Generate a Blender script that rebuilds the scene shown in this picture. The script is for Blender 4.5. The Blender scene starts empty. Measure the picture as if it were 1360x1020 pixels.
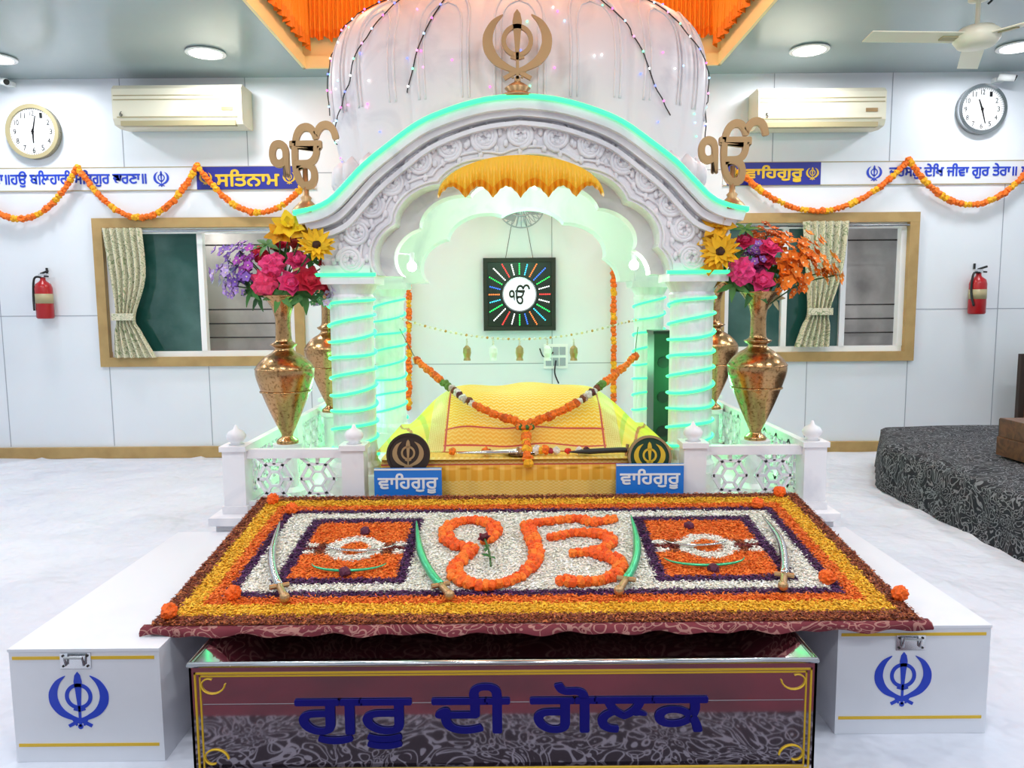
import bpy, bmesh, math, random
import numpy as np
from mathutils import Vector, Matrix, noise
random.seed(7); rng=np.random.default_rng(7)
sc=bpy.context.scene
# ------------------------------------------------------------------ camera
F=1000.0; PITCH=math.radians(6.05); ROLL=math.radians(0.45); H=1.13
cam=bpy.data.cameras.new('camera'); co=bpy.data.objects.new('camera',cam); sc.collection.objects.link(co)
cam.sensor_width=36; cam.lens=36*F/1360; cam.clip_start=0.05
co.matrix_world=Matrix.Translation((0,0,H))@Matrix.Rotation(math.pi/2-PITCH,4,'X')@Matrix.Rotation(-ROLL,4,'Z')
sc.camera=co
def ray(u,v):
    a=(u-680)/F; b=(510-v)/F
    a,b=a*math.cos(ROLL)+b*math.sin(ROLL), -a*math.sin(ROLL)+b*math.cos(ROLL)
    return Vector((a, math.cos(PITCH)+b*math.sin(PITCH), -math.sin(PITCH)+b*math.cos(PITCH)))
def at(u,v,Y):          # measured photo position at a known real distance Y
    d=ray(u,v); return Vector((0,0,H))+d*(Y/d.y)
def onz(u,v,z):
    d=ray(u,v); return Vector((0,0,H))+d*((z-H)/d.z)
# ------------------------------------------------------------------ colour / materials
def hx(s):
    s=s.lstrip('#'); c=[int(s[i:i+2],16)/255 for i in (0,2,4)]
    return tuple(x/12.92 if x<=.04045 else ((x+.055)/1.055)**2.4 for x in c)
MT={}
def M(name,col='VC',rough=.5,metal=0,bump=None,noise2=None,coat=0,emit=None,trans=0,pattern=None):
    m=bpy.data.materials.new(name); m.use_nodes=True; nt=m.node_tree; N=nt.nodes; L=nt.links
    b=N['Principled BSDF']; b.inputs['Roughness'].default_value=rough; b.inputs['Metallic'].default_value=metal
    b.inputs['Coat Weight'].default_value=coat
    tc=N.new('ShaderNodeTexCoord')
    src=None
    if col=='VC':
        a=N.new('ShaderNodeAttribute'); a.attribute_name='Col'; src=a.outputs['Color']
    else:
        c=hx(col) if isinstance(col,str) else col
        b.inputs['Base Color'].default_value=(*c,1)
    if noise2:
        sc_,c2,lo,hi=noise2[:4]
        n=N.new('ShaderNodeTexNoise'); n.inputs['Scale'].default_value=sc_; n.inputs['Detail'].default_value=6
        if len(noise2)>4: n.inputs['Distortion'].default_value=noise2[4]
        L.new(tc.outputs['Object'],n.inputs['Vector'])
        r=N.new('ShaderNodeMapRange'); r.inputs[1].default_value=lo; r.inputs[2].default_value=hi
        L.new(n.outputs['Fac'],r.inputs[0])
        mx=N.new('ShaderNodeMix'); mx.data_type='RGBA'
        L.new(r.outputs[0],mx.inputs[0])
        if src: L.new(src,mx.inputs[6])
        else: mx.inputs[6].default_value=(*c,1)
        mx.inputs[7].default_value=(*hx(c2),1)
        src=mx.outputs[2]
    if pattern:
        src=pattern(N,L,tc,src)
    if src: L.new(src,b.inputs['Base Color'])
    if bump:
        n=N.new('ShaderNodeTexNoise'); n.inputs['Scale'].default_value=bump[0]; n.inputs['Detail'].default_value=4
        L.new(tc.outputs['Object'],n.inputs['Vector'])
        bp=N.new('ShaderNodeBump'); bp.inputs['Strength'].default_value=bump[1]; bp.inputs['Distance'].default_value=bump[2] if len(bump)>2 else .01
        L.new(n.outputs['Fac'],bp.inputs['Height']); L.new(bp.outputs[0],b.inputs['Normal'])
    if emit:
        if emit[0]=='VC': L.new(src,b.inputs['Emission Color'])
        else: b.inputs['Emission Color'].default_value=(*hx(emit[0]),1)
        b.inputs['Emission Strength'].default_value=emit[1]
    if trans: b.inputs['Transmission Weight'].default_value=trans
    MT[name]=m; return m
def curly(bg,fg,scale,th=.035,seedw=3.0):
    def f(N,L,tc,src):
        n=N.new('ShaderNodeTexNoise'); n.inputs['Scale'].default_value=seedw; n.inputs['Detail'].default_value=1
        L.new(tc.outputs['Object'],n.inputs['Vector'])
        ad=N.new('ShaderNodeVectorMath'); ad.operation='MULTIPLY_ADD'; ad.inputs[1].default_value=(.35,.35,.35)
        L.new(n.outputs['Color'],ad.inputs[0]); L.new(tc.outputs['Object'],ad.inputs[2])
        v=N.new('ShaderNodeTexVoronoi'); v.feature='DISTANCE_TO_EDGE'; v.inputs['Scale'].default_value=scale
        L.new(ad.outputs[0],v.inputs['Vector'])
        v2=N.new('ShaderNodeTexVoronoi'); v2.feature='F1'; v2.inputs['Scale'].default_value=scale*1.7
        L.new(ad.outputs[0],v2.inputs['Vector'])
        w=N.new('ShaderNodeMath'); w.operation='SINE'
        m1=N.new('ShaderNodeMath'); m1.operation='MULTIPLY'; m1.inputs[1].default_value=16
        L.new(v2.outputs['Distance'],m1.inputs[0]); L.new(m1.outputs[0],w.inputs[0])
        g=N.new('ShaderNodeMath'); g.operation='GREATER_THAN'; g.inputs[1].default_value=.72
        L.new(w.outputs[0],g.inputs[0])
        l=N.new('ShaderNodeMath'); l.operation='LESS_THAN'; l.inputs[1].default_value=th
        L.new(v.outputs['Distance'],l.inputs[0])
        mxx=N.new('ShaderNodeMath'); mxx.operation='MAXIMUM'; L.new(g.outputs[0],mxx.inputs[0]); L.new(l.outputs[0],mxx.inputs[1])
        mx=N.new('ShaderNodeMix'); mx.data_type='RGBA'; L.new(mxx.outputs[0],mx.inputs[0])
        mx.inputs[6].default_value=(*hx(bg),1); mx.inputs[7].default_value=(*hx(fg),1)
        return mx.outputs[2]
    return f
M('marble','#efedf0',.42,noise2=(3.5,'#cdcdd6',.50,.78,1.2))
M('marble_carved','#ebe8eb',.4,noise2=(5,'#c4c2cc',.5,.8,1.0),bump=(38,.5,.012))
M('wall','#e4e8ef',.38,noise2=(1.2,'#dde2eb',.4,.7))
M('seam','#a0a6b2',.6)
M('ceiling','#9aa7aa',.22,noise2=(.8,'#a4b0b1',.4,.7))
M('cloth_floor','#d8dbe6',.75,noise2=(1.6,'#cbcfdc',.35,.75,.8),bump=(2.2,1.0,.16))
M('tan','#b3945f',.5,noise2=(9,'#a48552',.4,.7))
M('cream','#e2dcc8',.4)
M('cream_dark','#a89c78',.4)
M('white','#f0f0f2',.4)
M('white_paint','#dfe2ea',.35,noise2=(4,'#d5d9e2',.5,.8))
M('black','#0c0c0e',.35)
M('dark','#1b1714',.5)
M('glass','#1f4a44',.05,noise2=(1.6,'#557570',.42,.66))
M('outside','#d0ccc8',.8,noise2=(3,'#9a9694',.4,.7))
M('steel','#c9ccd0',.18,metal=1)
M('steel_mirror','#dcd4d9',.07,metal=1)
M('steel_green_reflection','#48c08c',.3,metal=.6)  # green LED reflection painted into the steel's base colour
M('brass','#bd9668',.24,metal=1,noise2=(90,'#8c6640',.52,.66),bump=(80,.2,.004))
M('gold','#b8966c',.42,metal=.75)
M('red','#a8121a',.3)
M('blue','#1c3fc0',.45)
M('navy','#1a2390',.4)
M('navy_deep','#0b0f78',.35)
M('sign_blue','#1f7ad8',.4)
M('yellow','#dcb428',.45)
M('wood','#6d4526',.45,noise2=(12,'#4b2d17',.4,.65,2))
M('wood_dk','#2e1c12',.5)
M('green_dk','#0d3b25',.4)
M('petal','VC',.7)
M('leaf','VC',.55)
M('silk','VC',.45,bump=(160,.3,.002))
M('rug','#6d2430',.85,pattern=curly('#6d2430','#a07068',14,.012,4))
M('navy_floral','#151724',.85,pattern=curly('#0b0d18','#76777c',13,.015,6),bump=(9,.4,.02))
M('curtain','#d9d2b4',.8,pattern=curly('#d4ceb6','#8a9672',14,.0,5))
M('carpet_plain','#5c2432',.9,noise2=(3,'#45202c',.4,.65))
M('carpet_floral','#2a2430',.9,pattern=curly('#241a26','#7c7a86',13,.02,5))
M('glow','VC',.4,emit=('VC',2.2))
M('mint','#2a7a50',.4,emit=('#3cff9a',1.9))
M('lamp','#ffffff',.4,emit=('#ffffff',8))
M('disc_glow','#dddddd',.4,emit=('#e8f4ff',.8))
M('wire','#23201f',.5)
M('cove','#fae2ac',.6)
# ------------------------------------------------------------------ mesh builder
class MB:
    def __init__(s): s.v=[];s.f=[];s.c=[];s.m=[];s.sm=[];s.mats=[];s.n=0
    def add(s,vf,mat,col=(1,1,1),smooth=False,mtx=None):
        v,f=vf[0],vf[1]
        v=np.asarray(v,float).reshape(-1,3)
        if mtx is not None:
            A=np.array(mtx); v=v@A[:3,:3].T+A[:3,3]
        if mat not in s.mats: s.mats.append(mat)
        k=s.mats.index(mat)
        s.v.append(v); n=s.n
        s.f.extend([tuple(i+n for i in q) for q in f]); s.n+=len(v)
        if isinstance(col,str): col=hx(col)
        if isinstance(col,list): s.c.extend(col)
        else: s.c.extend([col]*len(f))
        s.m.extend([k]*len(f)); s.sm.extend([smooth]*len(f)); return s
    def build(s,name,bevel=0,seg=2):
        me=bpy.data.meshes.new(name); me.from_pydata(np.vstack(s.v).tolist(),[],s.f)
        for m in s.mats: me.materials.append(MT[m])
        me.polygons.foreach_set('material_index',s.m); me.polygons.foreach_set('use_smooth',s.sm)
        at_=me.color_attributes.new('Col','FLOAT_COLOR','CORNER')
        lt=np.array([len(q) for q in s.f]); cc=np.ones((len(s.f),4)); cc[:,:3]=np.array(s.c)
        at_.data.foreach_set('color',np.repeat(cc,lt,axis=0).ravel())
        me.update()
        o=bpy.data.objects.new(name,me); sc.collection.objects.link(o)
        if bevel:
            b=o.modifiers.new('bevel','BEVEL'); b.width=bevel; b.segments=seg; b.limit_method='ANGLE'; b.angle_limit=math.radians(40)
        return o
def FR(o,r=(1,0,0),u=(0,0,1),s=1.0):
    r=Vector(r).normalized(); u=Vector(u); n=r.cross(u).normalized(); u=n.cross(r).normalized()
    m=Matrix.Identity(4)
    for i in range(3): m[i][0]=r[i]*s; m[i][1]=u[i]*s; m[i][2]=n[i]*s; m[i][3]=o[i]
    return m
def box(x0,x1,y0,y1,z0,z1):
    v=[(x,y,z) for z in(z0,z1) for y in(y0,y1) for x in(x0,x1)]
    return v,[(0,2,3,1),(4,5,7,6),(0,1,5,4),(2,6,7,3),(0,4,6,2),(1,3,7,5)]
def tube(P,r,n=8,closed=False):
    P=[Vector(p) for p in P]; m=len(P)
    if not hasattr(r,'__len__'): r=[r]*m
    v=[];up=None
    for i in range(m):
        a=P[(i-1)%m] if (closed or i>0) else P[i]; b=P[(i+1)%m] if (closed or i<m-1) else P[i]
        t=(b-a).normalized()
        if up is None: up=Vector((0,0,1)) if abs(t.z)<.9 else Vector((1,0,0))
        s=t.cross(up)
        if s.length<1e-6: s=t.orthogonal()
        s.normalize(); up=s.cross(t).normalized()
        for k in range(n):
            q=2*math.pi*k/n; v.append(P[i]+s*(r[i]*math.cos(q))+up*(r[i]*math.sin(q)))
    f=[]
    for i in range(m if closed else m-1):
        j=(i+1)%m
        for k in range(n): f.append((i*n+k,i*n+(k+1)%n,j*n+(k+1)%n,j*n+k))
    if not closed: f.append(tuple(range(n-1,-1,-1))); f.append(tuple((m-1)*n+k for k in range(n)))
    return [tuple(x) for x in v],f
def lathe(prof,n=32,c=(0,0,0),flute=0,fa=0):
    v=[];f=[]
    for (r,z) in prof:
        for k in range(n):
            q=2*math.pi*k/n; rr=r*(1+fa*abs(math.sin(flute*q/2)) if flute else 1)
            v.append((c[0]+rr*math.cos(q),c[1]+rr*math.sin(q),c[2]+z))
    m=len(prof)
    for i in range(m-1):
        for k in range(n): f.append((i*n+k,i*n+(k+1)%n,(i+1)*n+(k+1)%n,(i+1)*n+k))
    f.append(tuple(range(n-1,-1,-1))); f.append(tuple((m-1)*n+k for k in range(n)))
    return v,f
def disc(r,d,n=32,c=(0,0)):
    return lathe([(r,0),(r,d)],n,(c[0],c[1],0))
def ring(r0,r1,d,n=40,c=(0,0)):
    v=[];f=[]
    for k in range(n):
        q=2*math.pi*k/n
        for (r,z) in ((r0,0),(r1,0),(r1,d),(r0,d)): v.append((c[0]+r*math.cos(q),c[1]+r*math.sin(q),z))
    for k in range(n):
        a=4*k;b=4*((k+1)%n)
        for j in range(4): f.append((a+j,a+(j+1)%4,b+(j+1)%4,b+j))
    return v,f
def prism(out,d):
    n=len(out); v=[(x,y,0) for x,y in out]+[(x,y,d) for x,y in out]
    return v,[tuple(range(n-1,-1,-1)),tuple(range(n,2*n))]+[(i,(i+1)%n,n+(i+1)%n,n+i) for i in range(n)]
def smooth_pts(P,n=6):
    P=[Vector(p) for p in P]; out=[]
    for i in range(len(P)-1):
        p0=P[max(i-1,0)];p1=P[i];p2=P[i+1];p3=P[min(i+2,len(P)-1)]
        for k in range(n):
            t=k/n
            out.append(.5*((2*p1)+(p2-p0)*t+(2*p0-5*p1+4*p2-p3)*t*t+(3*p1-p0-3*p2+p3)*t**3))
    out.append(P[-1]); return out
def strip(P,w,d,z0=0):
    P=[Vector((p[0],p[1],0)) for p in P]; m=len(P)
    if not hasattr(w,'__len__'): w=[w]*m
    v=[];f=[]
    for i in range(m):
        t=(P[min(i+1,m-1)]-P[max(i-1,0)]).normalized(); s=Vector((-t.y,t.x,0))
        a=P[i]+s*w[i]/2; b=P[i]-s*w[i]/2
        v+=[(a.x,a.y,z0),(b.x,b.y,z0),(b.x,b.y,z0+d),(a.x,a.y,z0+d)]
    for i in range(m-1):
        a=4*i;b=a+4
        for j in range(4): f.append((a+j,b+j,b+(j+1)%4,a+(j+1)%4))
    f+= [(0,1,2,3),(4*m-1,4*m-2,4*m-3,4*m-4)]
    return v,f
def lerpw(w,n): 
    out=[]
    for i in range(len(w)-1):
        for k in range(n): out.append(w[i]+(w[i+1]-w[i])*k/n)
    return out+[w[-1]]
def khanda(mb,mtx,mat,d=.12):
    A=lambda vf: mb.add(vf,mat,mtx=mtx)
    A(strip([(0,1),(0,.88),(0,.66),(0,.3),(0,-.2)],[.01,.19,.28,.2,.12],d))
    A(strip([(0,-.2),(0,-.98)],.09,d)); A(strip([(-.2,-.34),(0,-.40),(.2,-.34)],.08,d)); A(disc(.09,d,16,(0,-.98)))
    A(ring(.34,.47,d,36,(0,.12)))
    for s in(1,-1):
        P=smooth_pts([(s*.42,.86,0),(s*.70,.62,0),(s*.87,.25,0),(s*.84,-.12,0),(s*.62,-.45,0),(s*.26,-.66,0),(-s*.05,-.78,0),(-s*.40,-.96,0)],5)
        A(strip(P,lerpw([.01,.18,.29,.32,.26,.16,.12,.12],5),d*.9,z0=d*.03*(1+s)))
        A(strip([(-s*.12,-.94),(-s*.26,-.70)],.07,d*.8))
def glyph(s,bold=.0,res=3):
    cu=bpy.data.curves.new('t','FONT'); cu.body=s; cu.size=1; cu.offset=bold; cu.resolution_u=res
    o=bpy.data.objects.new('t',cu); sc.collection.objects.link(o)
    dg=bpy.context.evaluated_depsgraph_get(); me=bpy.data.meshes.new_from_object(o.evaluated_get(dg))
    v=np.array([tuple(x.co) for x in me.vertices]).reshape(-1,3); f=[tuple(p.vertices) for p in me.polygons]
    bpy.data.objects.remove(o); lo=v.min(0);hi=v.max(0); v=v-(lo+hi)/2; v[:,2]=0
    return v,f,hi-lo
def text(mb,s,mtx,mat,w,h,d=.002,bold=.0,fat=0):
    v,f,sz=glyph(s,bold); v[:,0]*=w/sz[0]; v[:,1]*=h/sz[1]
    offs=[(0,0)] if not fat else [(0,0),(fat,0),(-fat,0),(0,fat),(0,-fat),(fat*.7,fat*.7),(-fat*.7,-fat*.7),(fat*.7,-fat*.7),(-fat*.7,fat*.7)]
    n=len(v); ed={}
    for q in f:
        for i in range(len(q)):
            a,b=q[i],q[(i+1)%len(q)]
            if (b,a) in ed: ed.pop((b,a))
            else: ed[(a,b)]=1
    for k,(ox,oy) in enumerate(offs):
        v1=v+np.array([ox,oy,0]); v2=v1.copy(); v2[:,2]=d*(1+.04*k)
        mb.add((v2,f),mat,mtx=mtx)
        mb.add((np.vstack([v1,v2]),[(a,b,b+n,a+n) for a,b in ed]),mat,mtx=mtx)
    mb.add((v,[tuple(reversed(q)) for q in f]),mat,mtx=mtx)
def ekonkar(mb,mtx,mat,d=.1,w=2.1,h=2.0,fat=.03):
    text(mb,'ੴ',mtx,mat,w,h,d,0,fat)
_ico={}
def ico(sub):
    if sub not in _ico:
        bm=bmesh.new(); bmesh.ops.create_icosphere(bm,subdivisions=sub,radius=1)
        _ico[sub]=(np.array([tuple(v.co) for v in bm.verts]),[tuple(v.index for v in f.verts) for f in bm.faces]); bm.free()
    return _ico[sub]
def bead(mb,c,r,col,sub=2,rough=.28,mat='petal',sq=1):
    v,f=ico(sub); k=1+rng.uniform(-rough,rough*.5,len(v)); vv=v*k[:,None]*r; vv[:,2]*=sq
    if isinstance(col,str): col=hx(col)
    cs=[tuple(min(1,x*s) for x in col) for s in rng.uniform(.7,1.15,len(f))]
    mb.add((vv+np.array(c),f),mat,cs)
def resample(P,step):
    P=[Vector(p) for p in P]; out=[P[0].copy()]; acc=0
    for a,b in zip(P[:-1],P[1:]):
        L=(b-a).length
        if L==0: continue
        t=step-acc
        while t<=L: out.append(a+(b-a)*(t/L)); t+=step
        acc=(acc+L)%step if L>=step-acc else acc+L
    return out
def garland(mb,P,r,cols,step=None,sub=2):
    for i,p in enumerate(resample(P,step or r*1.35)):
        c=cols(i,p) if callable(cols) else cols[i%len(cols)]
        bead(mb,p+Vector(rng.uniform(-.12,.12,3))*r,r*random.uniform(.85,1.1),c,sub)
def petalmesh(L,W,curl=.3):
    v=[];f=[];ws=[.22,.8,1,.6,.12]
    for i in range(5):
        s=i/4
        for j in(-1,0,1): v.append((j*W*.5*ws[i],L*s,curl*L*s*s+(abs(j))*.12*W))
    for i in range(4):
        for j in range(2): a=i*3+j; f.append((a,a+1,a+4,a+3))
    return np.array(v),f
def flower(mb,c,nrm,layers,col,mat='petal',centre=None):
    nrm=Vector(nrm).normalized(); q=nrm.to_track_quat('Z','Y').to_matrix().to_4x4()
    if isinstance(col,str): col=hx(col)
    for (n,L,W,el,cu) in layers:
        off=random.random()*6
        for k in range(n):
            vf=petalmesh(L,W,cu)
            m=Matrix.Translation(c)@q@Matrix.Rotation(off+2*math.pi*k/n+random.uniform(-.1,.1),4,'Z')@Matrix.Rotation(el+random.uniform(-.1,.1),4,'X')
            s=random.uniform(.7,1.1); mb.add(vf,mat,tuple(min(1,x*s) for x in col),True,m)
    if centre: bead(mb,Vector(c)+nrm*.004,centre[0],centre[1],2,.2,sq=1)
# ------------------------------------------------------------------ ROOM
WY=5.6; CZ=2.76; XL,XR=-4.3,4.3
def grid_floor():
    nx,ny=260,220; xs=np.linspace(XL,XR,nx); ys=np.linspace(-1.5,WY,ny); v=[];f=[]
    for y in ys:
        for x in xs:
            inside=(abs(x)<1.4 and y<4.7)
            r=abs(noise.noise(Vector((x*1.3+y*.6,y*.9-x*.5,5))))
            fold=.016*max(0,1-r*14)
            fade=min(1,max(0,(abs(x)-1.4)/.25)) if y<4.7 else 1
            z=0 if inside else max(0,.014*noise.noise(Vector((x*1.7,y*1.3,0)))+.012*noise.noise(Vector((x*4,y*2.2,3)))+fold)*fade
            v.append((x,y,z-.0005))
    for j in range(ny-1):
        for i in range(nx-1): a=j*nx+i; f.append((a,a+1,a+nx+1,a+nx))
    return v,f
m=MB(); m.add(grid_floor(),'cloth_floor',smooth=True); m.build('floor')
m=MB(); m.add(box(-1.3,1.3,.0,1.44,.002,.012),'carpet_plain'); m.add(box(-1.3,1.3,1.44,1.66,.002,.012),'carpet_floral'); m.build('entrance_rug')
WIN=[(-3.03,-1.55),(1.52,2.96)]; WZ0,WZ1=.71,1.755
m=MB()
m.add(box(XL,XR,WY,WY+.12,0,WZ0),'wall'); m.add(box(XL,XR,WY,WY+.12,WZ1,CZ+.02),'wall')
for a,b in((XL,WIN[0][0]),(WIN[0][1],WIN[1][0]),(WIN[1][1],XR)): m.add(box(a,b,WY,WY+.12,WZ0,WZ1),'wall')
def hseam(x0,x1,z): m.add(box(x0,x1,WY-.0015,WY+.001,z-.003,z+.003),'seam')
def vseam(x,z0,z1): m.add(box(x-.003,x+.003,WY-.0015,WY+.001,z0,z1),'seam')
hseam(XL,WIN[0][0],1.07); hseam(WIN[1][1],XR,1.07); hseam(-3.0,WIN[1][0],.69); hseam(XL,XR,2.09)
for x in(-3.0,-2.26,-1.5,2.2,2.95,1.5): vseam(x,.09,.69)
for x in(-3.78,-.95,.3,1.0,3.6): vseam(x,.09,2.09)
for x in(-2.8,-1.9,-.95,.95,1.9,2.75): vseam(x,2.09,CZ)
m.build('wall_back')
m=MB(); m.add(box(XL-.1,XL,-1.5,WY+.12,0,CZ),'wall'); m.build('wall_left')
m=MB(); m.add(box(XR,XR+.1,-1.5,WY+.12,0,CZ),'wall'); m.build('wall_right')
m=MB(); m.add(box(XL,XR,WY-.03,WY,0,.085),'tan'); m.build('baseboard_back',.004)
RX0,RX1,RY0,RY1,RZ=-1.42,1.45,2.2,5.38,3.4
m=MB()
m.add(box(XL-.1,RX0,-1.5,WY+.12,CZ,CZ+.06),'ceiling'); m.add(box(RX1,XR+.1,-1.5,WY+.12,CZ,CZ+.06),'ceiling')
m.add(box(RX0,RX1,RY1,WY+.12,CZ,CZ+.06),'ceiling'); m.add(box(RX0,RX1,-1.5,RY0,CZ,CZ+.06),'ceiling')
for b in((RX0-.05,RX0,RY0,RY1,CZ+.06,RZ),(RX1,RX1+.05,RY0,RY1,CZ+.06,RZ),(RX0,RX1,RY1,RY1+.05,CZ+.06,RZ),(RX0,RX1,RY0-.05,RY0,CZ+.06,RZ),(RX0,RX1,RY0,RY1,RZ,RZ+.05)): m.add(box(*b),'cove')
for b in((RX0,RX0+.02,RY0,RY1,CZ-.01,CZ+.07),(RX1-.02,RX1,RY0,RY1,CZ-.01,CZ+.07),(RX0,RX1,RY1-.02,RY1,CZ-.01,CZ+.07)): m.add(box(*b),'cove')
m.build('ceiling')
def pleat(mb,p0,p1,z0,z1,nrm,n,amp,cols,mat='silk',hem=.03,hemf=1/12,rows=8):
    p0=Vector(p0);p1=Vector(p1);nrm=Vector(nrm); v=[];f=[];c=[]
    for i in range(n+1):
        t=i/n; ph=i*1.35+2.0*noise.noise(Vector((i*.06,0,z0)))
        for r in range(rows+1):
            s=r/rows; a=amp*(.25+.75*s)*math.sin(ph)
            p=p0.lerp(p1,t)+nrm*a; zb=z0+hem*abs(math.sin(math.pi*i*hemf))
            v.append((p.x,p.y,z1+(zb-z1)*s))
    for i in range(n):
        for r in range(rows):
            a=i*(rows+1)+r; f.append((a,a+1,a+rows+2,a+rows+1))
            c.append(hx(cols[1] if (r>=rows-1 and len(cols)>1) else cols[0]))
    mb.add((v,f),mat,c,True)
m=MB(); e=.055; oc_=['#ff9a24','#f6820e']
pleat(m,(RX0+e,RY1-e,0),(RX1-e,RY1-e,0),2.91,3.38,(0,1,0),420,.020,oc_)
pleat(m,(RX0+e,RY0+e,0),(RX0+e,RY1-e,0),2.85,3.38,(1,0,0),420,.020,oc_)
pleat(m,(RX1-e,RY0+e,0),(RX1-e,RY1-e,0),2.85,3.38,(1,0,0),420,.020,oc_)
pleat(m,(RX0+e,RY0+e,0),(RX1-e,RY0+e,0),2.90,3.38,(0,1,0),420,.020,oc_)
m.add(box(RX0+e,RX1-e,RY0+e,RY1-e,3.36,3.40),'silk','#ff9a2a')
m.build('pleated_valance')
def window(idx,x0,x1,panes):
    m=MB(); z0,z1=WZ0,WZ1; t=.07; y0,y1=WY-.03,WY+.12
    for b in((x0-.02,x1+.02,z0-.02,z0+t-.02),(x0-.02,x1+.02,z1-t+.02,z1+.02)): m.add(box(b[0],b[1],y0,y1,b[2],b[3]),'tan')
    for b in((x0-.02,x0+t-.02),(x1-t+.02,x1+.02)): m.add(box(b[0],b[1],y0+.001,y1,z0+t-.02,z1-t+.02),'tan')
    a,b_,c,d=x0+t-.02,x1-t+.02,z0+t-.02,z1-t+.02
    w=.04; n=len(panes)
    for q in((a,b_,c,c+w),(a,b_,d-w,d)): m.add(box(q[0],q[1],WY+.02,WY+.07,q[2],q[3]),'white')
    for i in range(n+1):
        xx=a+(b_-a-w)*i/n; m.add(box(xx,xx+w,WY+.015,WY+.07,c+w,d-w),'white')
    for i,p in enumerate(panes):
        xa=a+(b_-a)*i/n; xb=a+(b_-a)*(i+1)/n
        if p=='g': m.add(box(xa+w/2,xb-w/2,WY+.04,WY+.05,c+w,d-w),'glass')
        else:
            for k in range(4): m.add(tube([(xa,WY+.1,c+(d-c)*(k+.3)/9),(xb,WY+.1,c+(d-c)*(k+.3)/9)],.006,6),'dark')
            m.add(tube([(xa,WY+.1,d-.12),(xb,WY+.1,d-.12)],.006,6),'dark')
    m.add(box(x0-.1,x1+.1,WY+.45,WY+.5,z0-.2,z1+.2),'outside')
    m.add(tube([(x0+.06,WY-.035,z1-.075),(x1-.06,WY-.035,z1-.075)],.008,8),'steel')
    m.build(f'window_{idx}')
window(1,*WIN[0],['g','o']); window(2,*WIN[1],['g','g','o'])
def curtain(P,name='window_curtain'):
    m=MB(); v=[];f=[];n=80;rows=smooth_pts([(a,b,c) for a,b,c in P],5)
    for (z,xl,xr) in rows:
        for i in range(n+1):
            t=i/n; v.append((xl+(xr-xl)*t,WY-.062+.022*math.sin(t*2*math.pi*6+z*.6),z))
    for r in range(len(rows)-1):
        for i in range(n): a=r*(n+1)+i; f.append((a,a+1,a+n+2,a+n+1))
    m.add((v,f),'curtain',smooth=True); 
    zz=P[2][0]; m.add(strip([(P[2][1]-.01,0),(P[2][2]+.01,0)],.05,.02),'curtain',mtx=FR((0,WY-.082,zz)))
    return m.build(name)
curtain([(1.70,-2.97,-2.68),(1.35,-2.93,-2.67),(1.06,-2.90,-2.76),(.95,-2.92,-2.72),(.76,-2.93,-2.62)])
curtain([(1.71,2.12,2.46),(1.35,2.15,2.42),(1.06,2.17,2.33),(.95,2.13,2.34),(.80,2.08,2.34)])
def aircon(u0,v0,u1,v1,num):
    a=at(u0,v0,5.37); b=at(u1,v1,5.37); x0,x1,z0,z1=a.x,b.x,b.z,a.z
    m=MB(); out=[(0,z0+.05),(.02,z0+.01),(.10,z0),(.22,z0+.01),(.22,z1),(.03,z1),(.0,z1-.03)]
    v,f=prism(out,x1-x0)
    v=[(x0+q[2],5.37+q[0],q[1]) for q in v]; m.add((v,f),'cream')
    for t in(.62,.72): m.add(box(x0+.01,x1-.01,5.367,5.375,z0+(z1-z0)*t,z0+(z1-z0)*t+.006),'cream_dark')
    m.add(box(x0+.03,x1-.03,5.366,5.374,z0+.055,z0+.062),'cream_dark'); m.add(box(x0+.05,x1-.05,5.375,5.42,z0+.002,z0+.035),'cream_dark')
    m.add(box(x1-.14,x1-.06,5.366,5.374,z0+.10,z0+.125),'gold')
    text(m,num,FR((x0+.06,5.366,z0+.08)),'black',.02,.035)
    m.build('air_conditioner')
aircon(147,112,322,166,'6'); aircon(1008,116,1176,168,'5')
def clock(u,v,r,rim):
    c=at(u,v,WY-.03); m=MB(); R=r*WY/1000*1.0; fr=FR((c.x,WY-.002,c.z))
    m.add(disc(R,.03,48),'cream' if rim=='cream' else 'white',mtx=fr); m.add(ring(R*.86,R,.045,48),rim,smooth=False,mtx=fr)
    f2=FR((c.x,WY-.034,c.z))
    for k in range(12):
        q=math.pi/2-2*math.pi*(k+1)/12
        text(m,str(k+1),f2@Matrix.Translation((.68*R*math.cos(q),.68*R*math.sin(q),0)),'black',R*.11*(1.5 if k>8 else 1),R*.2,.001)
    for k in range(60):
        q=2*math.pi*k/60; m.add(strip([(.8*R*math.cos(q),.8*R*math.sin(q)),(.84*R*math.cos(q),.84*R*math.sin(q))],.003,.001),'black',mtx=f2)
    m.add(strip([(0,-.1*R),(0,.6*R)],[.012,.006],.002),'black',mtx=f2@Matrix.Rotation(math.radians(-12 if u<600 else 195),4,'Z'))
    m.add(strip([(0,-.1*R),(0,.42*R)],[.014,.008],.002),'black',mtx=f2@Matrix.Rotation(math.radians(180 if u<600 else 20),4,'Z'))
    m.add(disc(.01,.006,12),'black',mtx=f2); m.build('wall_clock')
clock(44,175,34,'cream_dark'); clock(1304,145,31,'steel')
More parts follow.
